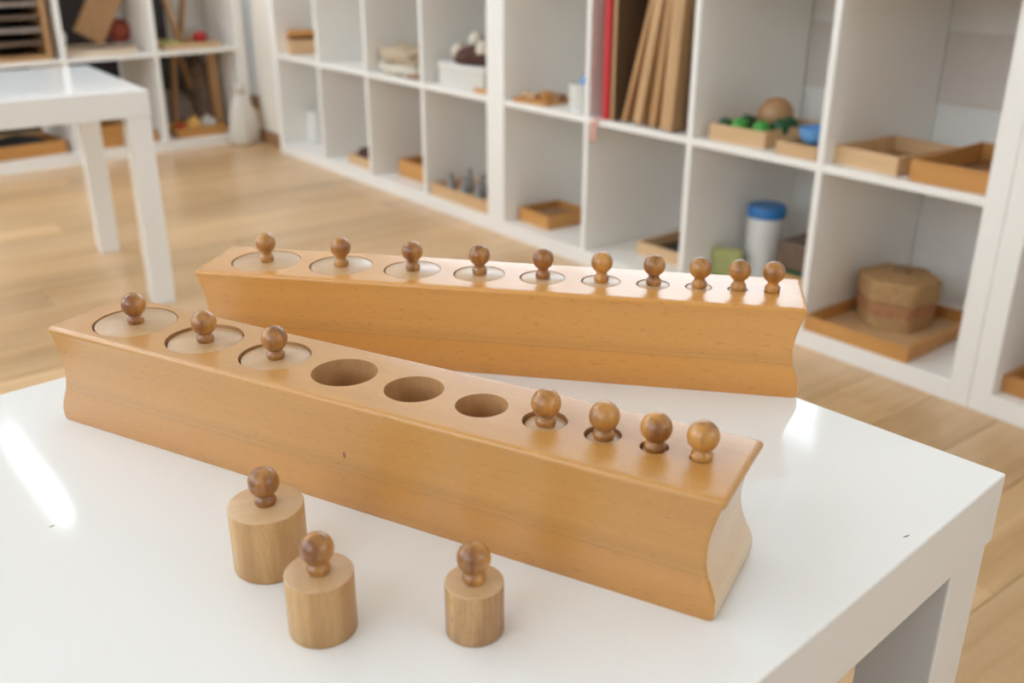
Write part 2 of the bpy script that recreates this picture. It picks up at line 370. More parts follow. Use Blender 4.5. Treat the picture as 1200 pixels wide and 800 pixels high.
# tiny chips in the lacquer near the right edge of the front table
mt = M['table'].copy(); mt.name = 'white_lacquer_chipped'; M['table_main'] = mt
nt = mt.node_tree; b = nt.nodes['Principled BSDF']
TX, TY, TYAW = 0.3106, 0.5300, 2.3197
def to_local(wx, wy, ox, oy, yaw):
    dx, dy = wx-ox, wy-oy; return (dx*math.cos(yaw)+dy*math.sin(yaw), -dx*math.sin(yaw)+dy*math.cos(yaw))
src = b.inputs['Base Color'].links[0].from_socket
tc = nt.nodes.new('ShaderNodeTexCoord')
for (wx, wy, a, rx, ry, dz, c) in [(0.2217, 0.4607, 0.5, 0.0026, 0.0006, H, (0.28, 0.24, 0.18)), (-0.262, 0.47, 0.9, 0.0016, 0.0008, H, (0.4, 0.33, 0.22)), (-0.160, 0.53, 1.2, 0.001, 0.0006, H, (0.5, 0.45, 0.38))]:
    lx, ly = to_local(wx, wy, TX, TY, TYAW)
    mp = nt.nodes.new('ShaderNodeMapping'); mp.vector_type = 'TEXTURE'
    mp.inputs['Location'].default_value = (lx, ly, H); mp.inputs['Rotation'].default_value = (0, 0, a-TYAW); mp.inputs['Scale'].default_value = (rx, ry, 0.01)
    nt.links.new(tc.outputs['Object'], mp.inputs['Vector'])
    ln = nt.nodes.new('ShaderNodeVectorMath'); ln.operation = 'LENGTH'; nt.links.new(mp.outputs[0], ln.inputs[0])
    lt = nt.nodes.new('ShaderNodeMath'); lt.operation = 'LESS_THAN'; lt.inputs[1].default_value = 1.0; nt.links.new(ln.outputs['Value'], lt.inputs[0])
    mx = nt.nodes.new('ShaderNodeMix'); mx.data_type = 'RGBA'; mx.inputs[7].default_value = (*c, 1)
    nt.links.new(lt.outputs[0], mx.inputs[0]); nt.links.new(src, mx.inputs[6]); src = mx.outputs[2]
nt.links.new(src, b.inputs['Base Color'])
square_table('glossy white square low table in front, under the two wooden cylinder blocks', (TX, TY), TYAW, 1, 1, marks=True)
square_table('glossy white square low table at the left, standing empty on the wooden floor', (-0.803, 2.1885), 0.6133, -1, 1, th=0.057)

# unseen stool, mat and bench added to darken the leg; white cupboards added too
t = thing('added_stool', 'added brown box stool under the front white table, unseen, shading its right leg', 'stool', (TX, TY, 0.0065), TYAW)  # added unseen stool, darkens the leg's inner face
box('seat', 0.075, 0.475, 0.13, 0.47, 0.375, 0.40, M['dark_board'], t, bevel=0.004)
for (a, b, c, d) in ((0.085, 0.465, 0.14, 0.16), (0.085, 0.465, 0.44, 0.46), (0.085, 0.105, 0.161, 0.439), (0.445, 0.465, 0.161, 0.439)):
    box('side_panel', a, b, c, d, 0.0, 0.374, M['dark_board'], t, bevel=0.002)
t = thing('added_mat', 'added dark brown mat under the front white table, unseen, cutting light on the leg', 'mat', (TX, TY, 0), TYAW)  # added mat, cuts light bouncing off the floor onto the leg
box('mat_felt', 0.052, 0.50, -0.02+0.03, 0.62, 0.0005, 0.006, M['darkbrown'], t, bevel=0)
t = thing('added_bench', 'added dark brown bench on the camera side of the front table, unseen, blocking low light', 'bench', (TX, TY, 0), TYAW)  # added unseen bench, stops low light reaching under the table
box('seat', -0.62, 0.90, 0.63, 1.00, 0.40, 0.44, M['dark_board'], t, bevel=0.004)
for (c, d) in ((0.64, 0.66), (0.97, 0.99)): box('long_panel', -0.60, 0.88, c, d, 0.0, 0.399, M['dark_board'], t, bevel=0.002)
for x in (-0.60, 0.85): box('end_panel', x, x+0.03, 0.661, 0.969, 0.0, 0.399, M['dark_board'], t, bevel=0.002)
t = thing('added_cupboard', 'long white cupboard added under the front windows, unseen, to temper the light', 'cupboard', room(U0+0.1, V1-0.005, 0), SYAW)  # unseen cupboard row, added for the light off the front wall
box('cupboard_body', 0, 8.4, -0.40, 0, 0, 0.9, M['frame_white'], t, bevel=0.004)
for k in range(14): box('door', 0.6*k+0.005, 0.6*k+0.595, -0.418, -0.401, 0.05, 0.87, M['frame_white'], t, bevel=0.002)

# ------------------------------------------------------------------ cylinder blocks
BL, BW, BH = 0.4663, 0.0690, 0.0691
HOLE_X = [0.0460, 0.1092, 0.1681, 0.2218, 0.2715, 0.3165, 0.3558, 0.3897, 0.4183, 0.4428]
HOLE_D = [0.055-0.005*k for k in range(10)]; HOLE_D[9] = 0.0112
def block_mesh(name, mat, depths, diams):
    bm = bmesh.new(); rings = []
    tab = [(0, .29), (.0005, .19), (.0012, .11), (.0022, .05), (.0035, .01), (.0055, 0), (.008, .01), (.011, .075), (.0150, .25), (.0185, .46), (.0225, .68), (.027, .86), (.0305, .95),
           (.0340, 1), (.038, 1), (.042, .96), (.0465, .86), (.0513, .71), (.056, .53), (.0605, .345), (.0632, .23), (.0640, .15), (.0650, .05), (.0660, .0)]
    R = 0.0027
    prof = [(f, z, 0.0) for z, f in tab]
    for i in range(1, 7):
        a = PI/2*i/6; prof.append((0.0, BH-R+R*math.sin(a), R*(1-math.cos(a))))
    cr = 0.0022; nc = 4
    for (f, z, e) in prof:
        ring = []; ef, eb, iy = 0.0068*f+e, 0.0084*f+e, 0.0016*f+e      # end scoop (front, back corner), side scoop
        for (cx, cy, a0) in ((BL-eb-cr, BW-iy-cr, 0), (eb+cr, BW-iy-cr, PI/2), (ef+cr, iy+cr, PI), (BL-ef-cr, iy+cr, 1.5*PI)):
            for k in range(nc+1):
                a = a0 + PI/2*k/nc; ring.append(bm.verts.new((cx+cr*math.cos(a), cy+cr*math.sin(a), z)))
        rings.append(ring)
    n = len(rings[0])
    for a, b_ in zip(rings, rings[1:]):
        for i in range(n): bm.faces.new((a[i], a[(i+1) % n], b_[(i+1) % n], b_[i]))
    bm.faces.new(list(reversed(rings[0]))); bm.faces.new(rings[-1])
    tmp = finish(bm, name, [mat, M['bore']])
    # the bores
    cb = bmesh.new()
    for x, d, dp in zip(HOLE_X, diams, depths):
        lathe_bm([(d/2, BH-dp), (d/2, BH+0.0), (d/2+0.0006, BH+0.0007), (d/2+0.0006, BH+0.01)], 72, cb, (x, BW/2, 0))
    cut = finish(cb, 'bore_cutter', [mat, M['bore']])
    for p in cut.data.polygons: p.material_index = 1
    md = tmp.modifiers.new('bores', 'BOOLEAN'); md.operation = 'DIFFERENCE'; md.solver = 'EXACT'; md.object = cut
    dg = bpy.context.evaluated_depsgraph_get(); dg.update()
    me = bpy.data.meshes.new_from_object(tmp.evaluated_get(dg)); me.name = name
    bpy.data.objects.remove(cut); bpy.data.objects.remove(tmp)
    b2 = bmesh.new(); b2.from_mesh(me)
    for f in b2.faces: f.smooth = True
    for e in b2.edges:
        if len(e.link_faces) == 2 and (e.calc_face_angle(0) > math.radians(28)): e.smooth = False
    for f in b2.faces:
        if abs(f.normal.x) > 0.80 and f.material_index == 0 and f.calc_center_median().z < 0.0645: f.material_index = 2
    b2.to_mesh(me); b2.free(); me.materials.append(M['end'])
    o = bpy.data.objects.new(name, me); COL.objects.link(o); return o
BODY_H = [0.052, 0.0475, 0.0430, 0.0374, 0.0329, 0.0285, 0.0235, 0.019, 0.0145, 0.010]
RECESS = [0.0003, 0.0017, 0.0013, 0, 0, 0, 0.0022, 0.0019, 0.0015, 0.0002]
FX, FY, FYAW = -0.3123, 0.6042, -0.4890
KX, KY, KYAW = -0.2497, 0.7230, -0.1854
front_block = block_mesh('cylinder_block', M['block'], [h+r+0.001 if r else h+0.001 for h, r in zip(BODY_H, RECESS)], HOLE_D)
front_block.location = (FX, FY, H); front_block.rotation_euler = (0, 0, FYAW)
tag(front_block, 'beech cylinder block nearest the camera, with three empty round holes, on the white table', 'wooden block')
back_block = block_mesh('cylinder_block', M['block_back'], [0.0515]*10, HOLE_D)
back_block.location = (KX, KY, H); back_block.rotation_euler = (0, 0, KYAW)
tag(back_block, 'orange-toned beech cylinder block behind, all ten holes filled, at the back of the white table', 'wooden block')

def knob_profile(zc):
    c = min(zc-0.0090, 0.0043)             # height of the collar
    p = [(0.0, 0.0), (0.0051, 0.0), (0.0055, 0.0006), (0.0057, 0.0016), (0.0057, c-0.0009), (0.0054, c), (0.0048, c+0.0006), (0.0042, c+0.0012)] + ([(0.0040, c+0.0022)] if zc > 0.014 else [])
    R = 0.0082; a0 = math.asin(0.0041/R)
    for i in range(17):
        a = a0 + (PI-a0)*i/16
        p.append((R*math.sin(a) if i < 16 else 0.0, zc - R*math.cos(a)))
    return p
knob_me = {}
def knobbed_cylinder(label, loc, d, h, seed, group, yaw=0.0, zc=0.0126, side='cyl'):
    t = thing('knobbed_cylinder', label, 'wooden cylinder', loc, yaw, group)
    r = d/2; c = 0.0007
    b_ = lathe('cylinder_body', [(0, 0), (r-c, 0), (r, c), (r, h-c), (r-0.3*c, h-0.3*c), (r-c, h), (0, h)], [M[side], M['cyl_top']], t, n=64, smooth=50)
    for p in b_.data.polygons:
        if p.center.z > h-0.9*c: p.material_index = 1
    if zc not in knob_me:
        k = lathe('knob', knob_profile(zc), M['knob'], t, n=40, smooth=60); knob_me[zc] = k.data
    else:
        k = bpy.data.objects.new('knob', knob_me[zc]); COL.objects.link(k); k.parent = t
    k.location = (0, 0, h); k.rotation_euler = (0, 0, seed*1.7)
    return t
def on_block(ox, oy, yaw, k, z, dx=0.0004, dy=0.0003):
    c, s = math.cos(yaw), math.sin(yaw); x, y = HOLE_X[k]+dx, BW/2+dy
    return (ox+c*x-s*y, oy+s*x+c*y, z)
ordn = ['largest', 'second largest', 'third largest', 'fourth largest', 'fifth largest', 'sixth largest', 'fourth smallest', 'third smallest', 'second smallest', 'smallest']
fl = {0: 'widest knobbed wooden cylinder seated at the left end of the front block',
      1: 'second widest knobbed cylinder in the front block, next to the one at the left end',
      2: 'knobbed cylinder in the front block just left of the three empty holes',
      6: 'knobbed cylinder in the front block just right of the three empty holes',
      7: 'sunken knobbed cylinder third from the right end of the front block',
      8: 'small sunken knobbed cylinder second from the right end of the front block',
      9: 'thinnest knobbed cylinder at the right end of the front block'}
for k, lab in fl.items():
    knobbed_cylinder(lab, on_block(FX, FY, FYAW, k, H+BH-RECESS[k]-BODY_H[k]), HOLE_D[k]-(0.0017 if k < 9 else 0.0006), BODY_H[k], k, 'knobbed cylinders seated in the front block', yaw=0.4*k)
pos = ['at the left end of the back block', 'second from the left end of the back block', 'third from the left end of the back block', 'fourth from the left end of the back block',
       'fifth from the left end of the back block', 'fifth from the right end of the back block', 'fourth from the right end of the back block', 'third from the right end of the back block',
       'second from the right end of the back block', 'at the right end of the back block']
for k in range(10):
    pre = 'widest flush knobbed cylinder ' if k == 0 else 'thinnest knobbed cylinder ' if k == 9 else 'flush knobbed wooden cylinder '
    knobbed_cylinder(pre+pos[k], on_block(KX, KY, KYAW, k, H+BH-0.0002-0.050), HOLE_D[k]-0.0013, 0.050, k+11, 'knobbed cylinders seated in the back block', yaw=0.7*k, zc=0.0150)
for (x, y, d, h, lab, sd, yw) in [(-0.1284, 0.4352, 0.0393, 0.0374, 'largest of the three loose knobbed cylinders, standing farthest left on the white table', 21, 0.3),
                          (-0.0913, 0.3825, 0.0330, 0.0329, 'middle-sized loose knobbed cylinder standing in front of the largest loose one', 23, 1.9),
                          (-0.0177, 0.3814, 0.0284, 0.0285, 'smallest loose knobbed cylinder, dark-streaked, standing alone on the right', 26, 2.6)]:
    knobbed_cylinder(lab, (x, y, H), d, h, sd, 'loose knobbed cylinders on the table', yaw=yw, side='cyl_streaked' if d < 0.03 else 'cyl')

# ------------------------------------------------------------------ cube shelves
P_T, Q, D_I = 0.04, 0.335, 0.0155
WW, DEP, HH = 1.47, 0.39, 0.04*2+0.335*2+0.0155
Z0, Z1 = 0.04, 0.3905
def cube_shelf(label, loc, yaw, off, back=None):
    """local x runs towards the viewer's left, local -y goes into the shelf."""
    t = thing('cube_shelf', label, 'shelf', (loc[0], loc[1], 0), yaw, 'white cube shelf units')
    t.location = (loc[0]+off*math.cos(yaw), loc[1]+off*math.sin(yaw), 0)
    m = M['shelf']
    box('bottom_panel', P_T, WW-P_T, -DEP, 0, 0, P_T, m, t); box('top_panel', 0, WW, -DEP, 0, HH-P_T, HH, m, t)
    box('side_panel', 0.0004, P_T, -DEP, 0, 0, HH-P_T, m, t); box('side_panel', WW-P_T, WW-0.0004, -DEP, 0, 0, HH-P_T, m, t)
    for k in range(4):
        x = P_T+k*(Q+D_I)
        box('shelf_board', x, x+Q, -DEP+0.001, -0.001, P_T+Q, P_T+Q+D_I, m, t)
        if k < 3: box('divider', x+Q, x+Q+D_I, -DEP, -0.0005, P_T, HH-P_T, m, t)
    if back: box('back_panel', P_T, WW-P_T, -DEP-0.006, -DEP-0.001, 0, HH, back, t, bevel=0)
    return t
cube_shelf('white cube shelf unit on the right, holding the woven basket and blue-lidded canister', (SX, SY), SYAW, 0)
cube_shelf('white cube shelf unit farther left along the right wall, mostly empty', (SX, SY), SYAW, WW)
cube_shelf('white cube shelf unit cut off by the right edge of the picture', (SX, SY), SYAW, -WW)
cube_shelf('white cube shelf unit facing us at the far left, behind the second white table', (AX, AY), AYAW, 0)
def S(u, d, z): 
    return (SX+u*s1.x-d*s2.x, SY+u*s1.y-d*s2.y, z)
a1 = Vector((math.cos(AYAW), math.sin(AYAW), 0)); a2 = Vector((-math.sin(AYAW), math.cos(AYAW), 0))
def A(u, d, z): return (AX+u*a1.x-d*a2.x, AY+u*a1.y-d*a2.y, z)

# ------------------------------------------------------------------ trays and shelf contents
def tray(label, loc, rz, w, d, h, mat, inner=None, t=0.008, bt=0.006, group='wooden trays on the shelves', name='tray', cat='tray', wedge=None):
    """Open tray: front-right corner at loc, x to the viewer's left, -y to the back."""
    o = thing(name, label, cat, loc, rz, group)
    inner = inner or mat
    box('tray_bottom', t, w-t, -d+t, -t, 0.0, bt, inner, o, bevel=0)
    box('side_board', 0, w, -t, 0, 0, h, mat, o, bevel=0.001); box('side_board', 0, w, -d, -d+t, 0, h, mat, o, bevel=0.001)
    box('side_board', 0, t, -d+t, -t, 0, h, mat, o, bevel=0.001); box('side_board', w-t, w, -d+t, -t, 0, h, mat, o, bevel=0.001)
    return o
R = SYAW
# middle unit, rightmost column
tray('orange wooden tray under the hexagonal woven basket', S(0.135, 0.004, Z0), R+0.03, 0.236, 0.285, 0.032, M['orange_wood'], M['pale_wood'])
def hex_basket(loc, rz):
    o = thing('woven_basket', 'hexagonal woven straw basket with lid, standing in the orange tray', 'basket', loc, rz)
    def ringstack(levels, bumps):
        bm = bmesh.new(); prev = None; n = 36
        for (r, z) in levels:
            ring = []
            for i in range(n):
                a = 2*PI*i/n; k = (a + PI/6) % (PI/3) - PI/6
                hx = math.cos(PI/6)/math.cos(k); rr = r*(0.10+0.90*hx/0.94)
                rr *= 1 + bumps*(0.5+0.5*math.cos(i*PI))
                ring.append(bm.verts.new((rr*math.cos(a), rr*math.sin(a), z)))
            if prev:
                for i in range(n): bm.faces.new((prev[i], prev[(i+1) % n], ring[(i+1) % n], ring[i]))
            else: bm.faces.new(list(reversed(ring)))
            prev = ring
        bm.faces.new(prev); return bm
    lv = []; nrow = 8
    for j in range(nrow):
        z = j*0.0085
        for q in range(4): lv.append((0.073+0.0016*math.sin(PI*q/3.0), z+0.0085*q/4))
    lv.append((0.073, nrow*0.0085))
    finish(ringstack(lv, 0.012), 'basket_body', M['straw'], o, smooth=60)
    bnd = []
    for j in range(3):
        for q in range(4): bnd.append((0.0755+0.0014*math.sin(PI*q/3.0), 0.030+j*0.0085+0.0085*q/4))
    finish(ringstack(bnd, 0.02), 'woven_band', M['straw_red'], o, smooth=60)
    lv = []
    for j in range(5):
        for q in range(4): lv.append((0.0790+0.0016*math.sin(PI*q/3.0), 0.059+j*0.0085+0.0085*q/4))
    for j in range(7):
        r = 0.0780-j*0.0107; z = 0.1025+0.0012*j
        lv += [(r, z), (r-0.003, z+0.0018), (r-0.007, z+0.0014)]
    finish(ringstack(lv, 0.01), 'lid', M['straw'], o, smooth=60)
    lathe('lid_button', [(0, 0.1110), (0.020, 0.1110), (0.018, 0.1150), (0.008, 0.1170), (0, 0.1172)], M['straw_dark'], o, n=24)
hex_basket(S(0.276, 0.182, Z0+0.0062), R-0.12)
tray('pale wooden tray on the middle shelf above the woven basket', S(0.228, 0.024, Z1), R-0.08, 0.150, 0.19, 0.036, M['pale_wood'], M['tray_inner'])
tray('orange-brown wooden tray right beside the pale one, above the woven basket', S(0.045, 0.018, Z1), R+0.04, 0.150, 0.27, 0.040, M['orange_wood'], M['brown_wood'])
# third column of the middle unit
bxg = tray('pale wooden box of green balls on the middle shelf', S(0.545, 0.030, Z1), R+0.05, 0.150, 0.20, 0.036, M['pale_wood'], M['tray_inner'])
for (u, d, z, r, m, lab) in [(0.672, 0.048, 0.012, 0.018, 'dgreen', 'dark green ball at the front left corner inside the pale wooden box'),
                     (0.632, 0.050, 0.016, 0.020, 'green', 'bright green ball at the front left inside the pale wooden box'),
                     (0.575, 0.052, 0.018, 0.020, 'green', 'bright green ball at the front right inside the pale wooden box'),
                     (0.604, 0.085, 0.010, 0.019, 'darkbrown', 'nearly black ball in the middle of the pale wooden box'),
                     (0.648, 0.093, 0.016, 0.020, 'dgreen', 'dark green ball touching the brown wooden ball in the pale box'),
                     (0.563, 0.100, 0.018, 0.020, 'dgreen', 'dark green ball at the right, behind a bright green one'),
                     (0.570, 0.142, 0.016, 0.020, 'dgreen', 'dark green ball at the right rear of the pale box')]:
    o = lathe('green_ball' if m != 'darkbrown' else 'black_ball', [(0 if i in (0, 10) else r*math.sin(PI*i/10), r-r*math.cos(PI*i/10)) for i in range(11)], M[m], None, n=20, smooth=180)
    o.location = S(u, d, Z1+0.0062+z*0.5); tag(o, lab, 'ball', 'balls in the pale wooden box')
o = lathe('wooden_ball', [(0 if i in (0, 16) else 0.041*math.sin(PI*i/16), 0.041-0.041*math.cos(PI*i/16)) for i in range(17)], M['ball_wood'], None, n=28, smooth=180)
o.location = S(0.628, 0.165, Z1+0.0065); tag(o, 'big brown wooden ball at the back of the box of green balls', 'ball')
tray('small pale wooden box under the blue bowl on the middle shelf', S(0.402, 0.012, Z1), R, 0.100, 0.13, 0.028, M['pale_wood'], M['tray_inner'])
bp = [(0, 0), (0.013, 0), (0.027, 0.007), (0.035, 0.019), (0.037, 0.036), (0.035, 0.036), (0.032, 0.020), (0.024, 0.011), (0.0, 0.007)]
o = lathe('bowl', bp, M['lightblue'], None, n=32, smooth=40); o.location = S(0.436, 0.056, Z1+0.0235); tag(o, 'small blue plastic bowl sitting on the small pale wooden box', 'bowl')
t = thing('green_peg', 'green peg standing upright behind the blue bowl', 'peg', S(0.448, 0.112, Z1+0.0062))
lathe('peg', [(0, 0), (0.010, 0), (0.010, 0.075), (0.008, 0.078), (0, 0.078)], M['green'], t, n=16)
lathe('tip', [(0, 0.0782), (0.006, 0.0782), (0.006, 0.084), (0, 0.086)], M['dgreen'], t, n=16)
t = thing('canister', 'tall white plastic canister with blue screw lid on the bottom shelf', 'container', S(0.655, 0.205, Z0))
lathe('canister_body', [(0, 0), (0.040, 0), (0.043, 0.004), (0.043, 0.145), (0.040, 0.152), (0, 0.152)], M['ywhite'], t, n=40)
lathe('lid', [(0, 0.1525), (0.0445, 0.1525), (0.046, 0.156), (0.046, 0.175), (0.043, 0.179), (0, 0.179)], M['blue'], t, n=40)
t = thing('printed_packet', 'olive green printed packet leaning beside the blue-lidded canister', 'packet', S(0.688, 0.115, Z0), R+0.5)
box('packet', -0.036, 0.036, -0.014, 0.004, 0.0105, 0.078, M['olive'], t, bevel=0.004)
box('packet_end', -0.0365, 0.0365, -0.0145, 0.0045, 0.0, 0.010, M['green'], t, bevel=0.002)
t = thing('lidded_box', 'dark brown box with orange base right of the canister on the bottom shelf', 'box', S(0.41, 0.14, Z0), R)
box('base', 0, 0.16, -0.17, 0, 0, 0.052, M['orange_wood'], t, bevel=0.002); box('band', -0.001, 0.161, -0.171, 0.001, 0.0525, 0.060, M['dgreen'], t, bevel=0.001)
box('lid', 0.004, 0.156, -0.166, -0.004, 0.0605, 0.125, M['dark_board'], t, bevel=0.004)
# second column
tray('pale wooden tray with dark inside on the bottom shelf left of the canister', S(0.762, 0.10, Z0), R+0.03, 0.213, 0.20, 0.034, M['pale_wood'], M['dark_wood'])
o = box('wooden_cube', 0, 0.03, -0.03, 0, 0, 0.105, M['brown_wood'], None, bevel=0.002); o.location = S(0.848, 0.255, Z0+0.0065); o.rotation_euler = (0, 0, R)
tag(o, 'dark brown upright wooden block at the back of the dark tray', 'block')
# upright boards
def board(label, x0, x1, lean, th, mat, d0, dep, h=0.315, name='wooden_board', cat='board', yaw=0.0):
    """upright board whose front edge shows; bottom right corner at x0, leaning to the viewer's right by lean (m over h)."""
    o = thing(name, label, cat, S(x0, d0, Z1+0.0005), R+yaw, 'upright boards in the middle shelf')
    ang = math.atan2(lean, h)
    Mx = Matrix.Rotation(-ang, 4, 'Y')
    lift = abs(math.sin(ang))*th
    finish(box_bm(0, th, -dep, 0, 0, h, M4=Matrix.Translation((0, 0, lift)) @ Mx), 'panel', mat, o, bevel=0.0012)
    return o
b0 = board('red-edged upright board at the left of the leaning wooden boards', 1.006, 0, -0.004, 0.0235, M['red'], 0.004, 0.24)
box('spine', 0.003, 0.0205, 0.0004, 0.0016, 0.006, 0.30, M['red_paint'], b0, bevel=0.0005)
b1 = board('thin board right beside the red-edged board, side darkened as the shaded gap', 0.990, 0, -0.002, 0.011, M['dark_board'], 0.008, 0.26)  # side colour darkened to stand for the shade between the boards
box('edge_strip', 0.0005, 0.0105, 0.0004, 0.003, 0.002, 0.313, M['board_wood'], b1, bevel=0.0005)
board('narrow brown board leaning most, left of the group', 0.952, 0, 0.083, 0.014, M['board_brown'], 0.010, 0.25, 0.31)
board('light wooden board leaning second from the left of the group', 0.899, 0, 0.057, 0.024, M['board_wood'], 0.006, 0.27, 0.31)
board('brown wooden board leaning third from the left of the group', 0.855, 0, 0.037, 0.021, M['board_brown'], 0.012, 0.26, 0.312)
board('wide light wooden board standing at the right of the leaning group', 0.797, 0, 0.020, 0.036, M['board_wood'], 0.006, 0.28, 0.314)
board('dark thin board squeezed against the right divider behind the wooden boards', 0.757, 0, 0.006, 0.012, M['dark_wood'], 0.03, 0.25, 0.27)
# tassel hanging off the shelf edge
t = thing('tassel', 'pink thread tassel hanging from the shelf edge below the red board', 'tassel', S(1.035, -0.004, Z1-0.002), R)
bm = bmesh.new()
for i in range(9):
    lathe_bm([(0.0, -0.052-0.004*(i % 3)), (0.0022, -0.05), (0.0022, -0.004), (0.0, 0.0)], 6, bm, (0.0105*math.cos(i*2.4)*0.8+0.012, 0.004+0.003*math.sin(i*2.4), 0))
finish(bm, 'threads', M['pink'], t, smooth=60)
box('cord', 0.0, 0.012, -0.012, 0.004, 0.0025, 0.006, M['pink'], t, bevel=0.001)
# first column
tray('orange-brown wooden box on the bottom shelf at the left end of the middle unit', S(1.282, 0.044, Z0), R-0.03, 0.140, 0.15, 0.040, M['orange_wood'], M['tray_inner'])
o = box('wooden_tile', 0, 0.085, -0.075, 0, 0, 0.006, M['brown_wood'], None, bevel=0.001); o.location = S(1.30, 0.085, Z0+0.034); o.rotation_euler = (0.05, 0.10, R); tag(o, 'brown wooden tile laid inside the box at the left end of the bottom shelf', 'tile')
tray('flat orange wooden tray on the middle shelf beside the white jar', S(1.268, 0.02, Z1), R+0.15, 0.125, 0.11, 0.012, M['orange_wood'], M['orange_wood'])
for (u, d, w, h, rz, m, lab) in [(1.385, 0.03, 0.05, 0.012, 0.3, 'pale_wood', 'pale wooden brick at the left of the flat orange tray'), (1.335, 0.045, 0.045, 0.02, -0.3, 'orange_wood', 'orange wooden brick in the middle of the flat orange tray'),
                        (1.29, 0.05, 0.03, 0.018, 0.1, 'brown_wood', 'brown wooden brick at the right of the flat orange tray')]:
    o = box('wooden_brick', -w/2, w/2, -0.03, 0, 0, h, M[m], None, bevel=0.002); o.location = S(u, d+0.02, Z1+0.0065); o.rotation_euler = (0, 0, R+rz); tag(o, lab, 'brick', 'wooden bricks in the flat tray')
t = thing('jar', 'small white plastic jar on the middle shelf, holding something blue', 'jar', S(1.165, 0.055, Z1), R)
lathe('jar_body', [(0, 0), (0.028, 0), (0.031, 0.006), (0.034, 0.070), (0.031, 0.070), (0.028, 0.01), (0, 0.008)], M['ywhite'], t, n=32)
soft_blob('blue_filling', 0.014, 0.014, 0.035, M['lightblue'], t, seed=3, loc=(-0.012, 0, 0.055))

# second unit (farther left)
O = WW
t = thing('storage_box', 'white cardboard box on the middle shelf with dark balls on top', 'box', S(O+0.095, 0.03, Z1), R)
box('box_body', 0, 0.235, -0.20, 0, 0, 0.055, M['offwhite'], t, bevel=0.002); box('box_lid', -0.002, 0.237, -0.202, 0.002, 0.0555, 0.070, M['ywhite'], t, bevel=0.002)
o = soft_blob('felt_bundle', 0.078, 0.06, 0.055, M['darkbrown'], None, seed=5, loc=S(O+0.185, 0.085, Z1+0.0705)); tag(o, 'dark brown felt bundle on top of the white box', 'cloth')
for (du, d, z, lab) in [(0.250, 0.055, 0.030, 'white pompom at the left of the dark felt bundle'), (0.200, 0.085, 0.085, 'white pompom on top of the dark felt bundle'), (0.128, 0.06, 0.055, 'white pompom at the right of the dark felt bundle')]:
    o = soft_blob('pompom', 0.024, 0.024, 0.042, M['cream_cloth'], None, seed=du*50, loc=S(O+du+0.005, d, Z1+0.0705+z*0.6), sub=2); tag(o, lab, 'pompom', 'pompoms on the white box')
o = box('wooden_tile', 0, 0.095, -0.022, 0, 0, 0.012, M['orange_wood'], None, bevel=0.001); o.location = S(O+0.043, 0.024, Z1); o.rotation_euler = (0, 0, R); tag(o, 'small orange wooden tile in front of the white box', 'tile')
tray('pale long wooden tray of grey bottles on the bottom shelf', S(O+0.048, 0.010, Z0), R, 0.315, 0.15, 0.040, M['pale_wood'], M['pale_wood'])
names = ['leftmost', 'second', 'third', 'fourth']
for r_ in range(2):
    for k in range(4):
        du = 0.31-0.075*k-0.02*r_
        if r_ == 0: du -= 0.01
        t = thing('grey_bottle', '%s grey glass bottle from the left in the %s row of the long tray' % (names[k], 'front' if r_ == 0 else 'back'), 'bottle', S(O+du, 0.045+0.065*r_, Z0+0.0062), 0, 'grey bottles in the long tray')
        lathe('bottle_body', [(0, 0), (0.014, 0), (0.015, 0.003), (0.015, 0.036), (0.008, 0.048), (0.008, 0.056), (0, 0.056)], M['greyglass'], t, n=20)
        lathe('stopper', [(0, 0.0565), (0.010, 0.0565), (0.011, 0.062), (0.009, 0.070+0.006*r_), (0, 0.072+0.006*r_)], M['steel'], t, n=20)
t = thing('folded_cloth', 'crumpled tan and cream cloths piled on the middle shelf', 'cloth', S(O+0.585, 0.085, Z1), R)
soft_blob('lower_cloth', 0.125, 0.075, 0.050, M['cream_cloth'], t, seed=1, amp=0.35)
soft_blob('upper_cloth', 0.130, 0.075, 0.052, M['tan_cloth'], t, seed=2, amp=0.5, loc=(0.005, 0, 0.040))
o = box('wooden_wedge', -0.03, 0.07, -0.05, 0.05, 0, 0.012, M['brown_wood'], None, bevel=0.002); o.location = S(O+0.455, 0.085, Z1); o.rotation_euler = (0, 0, R+0.2); tag(o, 'dark brown wooden piece poking out right of the piled cloths', 'board')
tray('orange-brown basket tray on the bottom shelf left of the grey bottles', S(O+0.43, 0.075, Z0), R, 0.24, 0.20, 0.058, M['orange_wood'], M['brown_wood'])
tray('small wooden box of brown pieces on the bottom shelf, second unit', S(O+0.775, 0.035, Z0), R, 0.185, 0.15, 0.034, M['pale_wood'], M['brown_wood'])
o = soft_blob('seed_heap', 0.055, 0.05, 0.055, M['darkbrown'], None, seed=9, loc=S(O+0.895, 0.095, Z0+0.0065)); o['kind'] = 'stuff'; tag(o, 'heap of small dark brown pieces in the small wooden box', 'seeds')
t = thing('pitcher', 'white pitcher with spout on the bottom shelf at the far end', 'pitcher', S(O+1.40, 0.135, Z0), R)
lathe('pitcher_body', [(0, 0), (0.036, 0), (0.042, 0.02), (0.040, 0.07), (0.031, 0.10), (0.037, 0.125), (0.034, 0.125), (0.028, 0.10), (0.036, 0.07), (0, 0.012)], M['ywhite'], t, n=32)
bm = bmesh.new(); prev = None
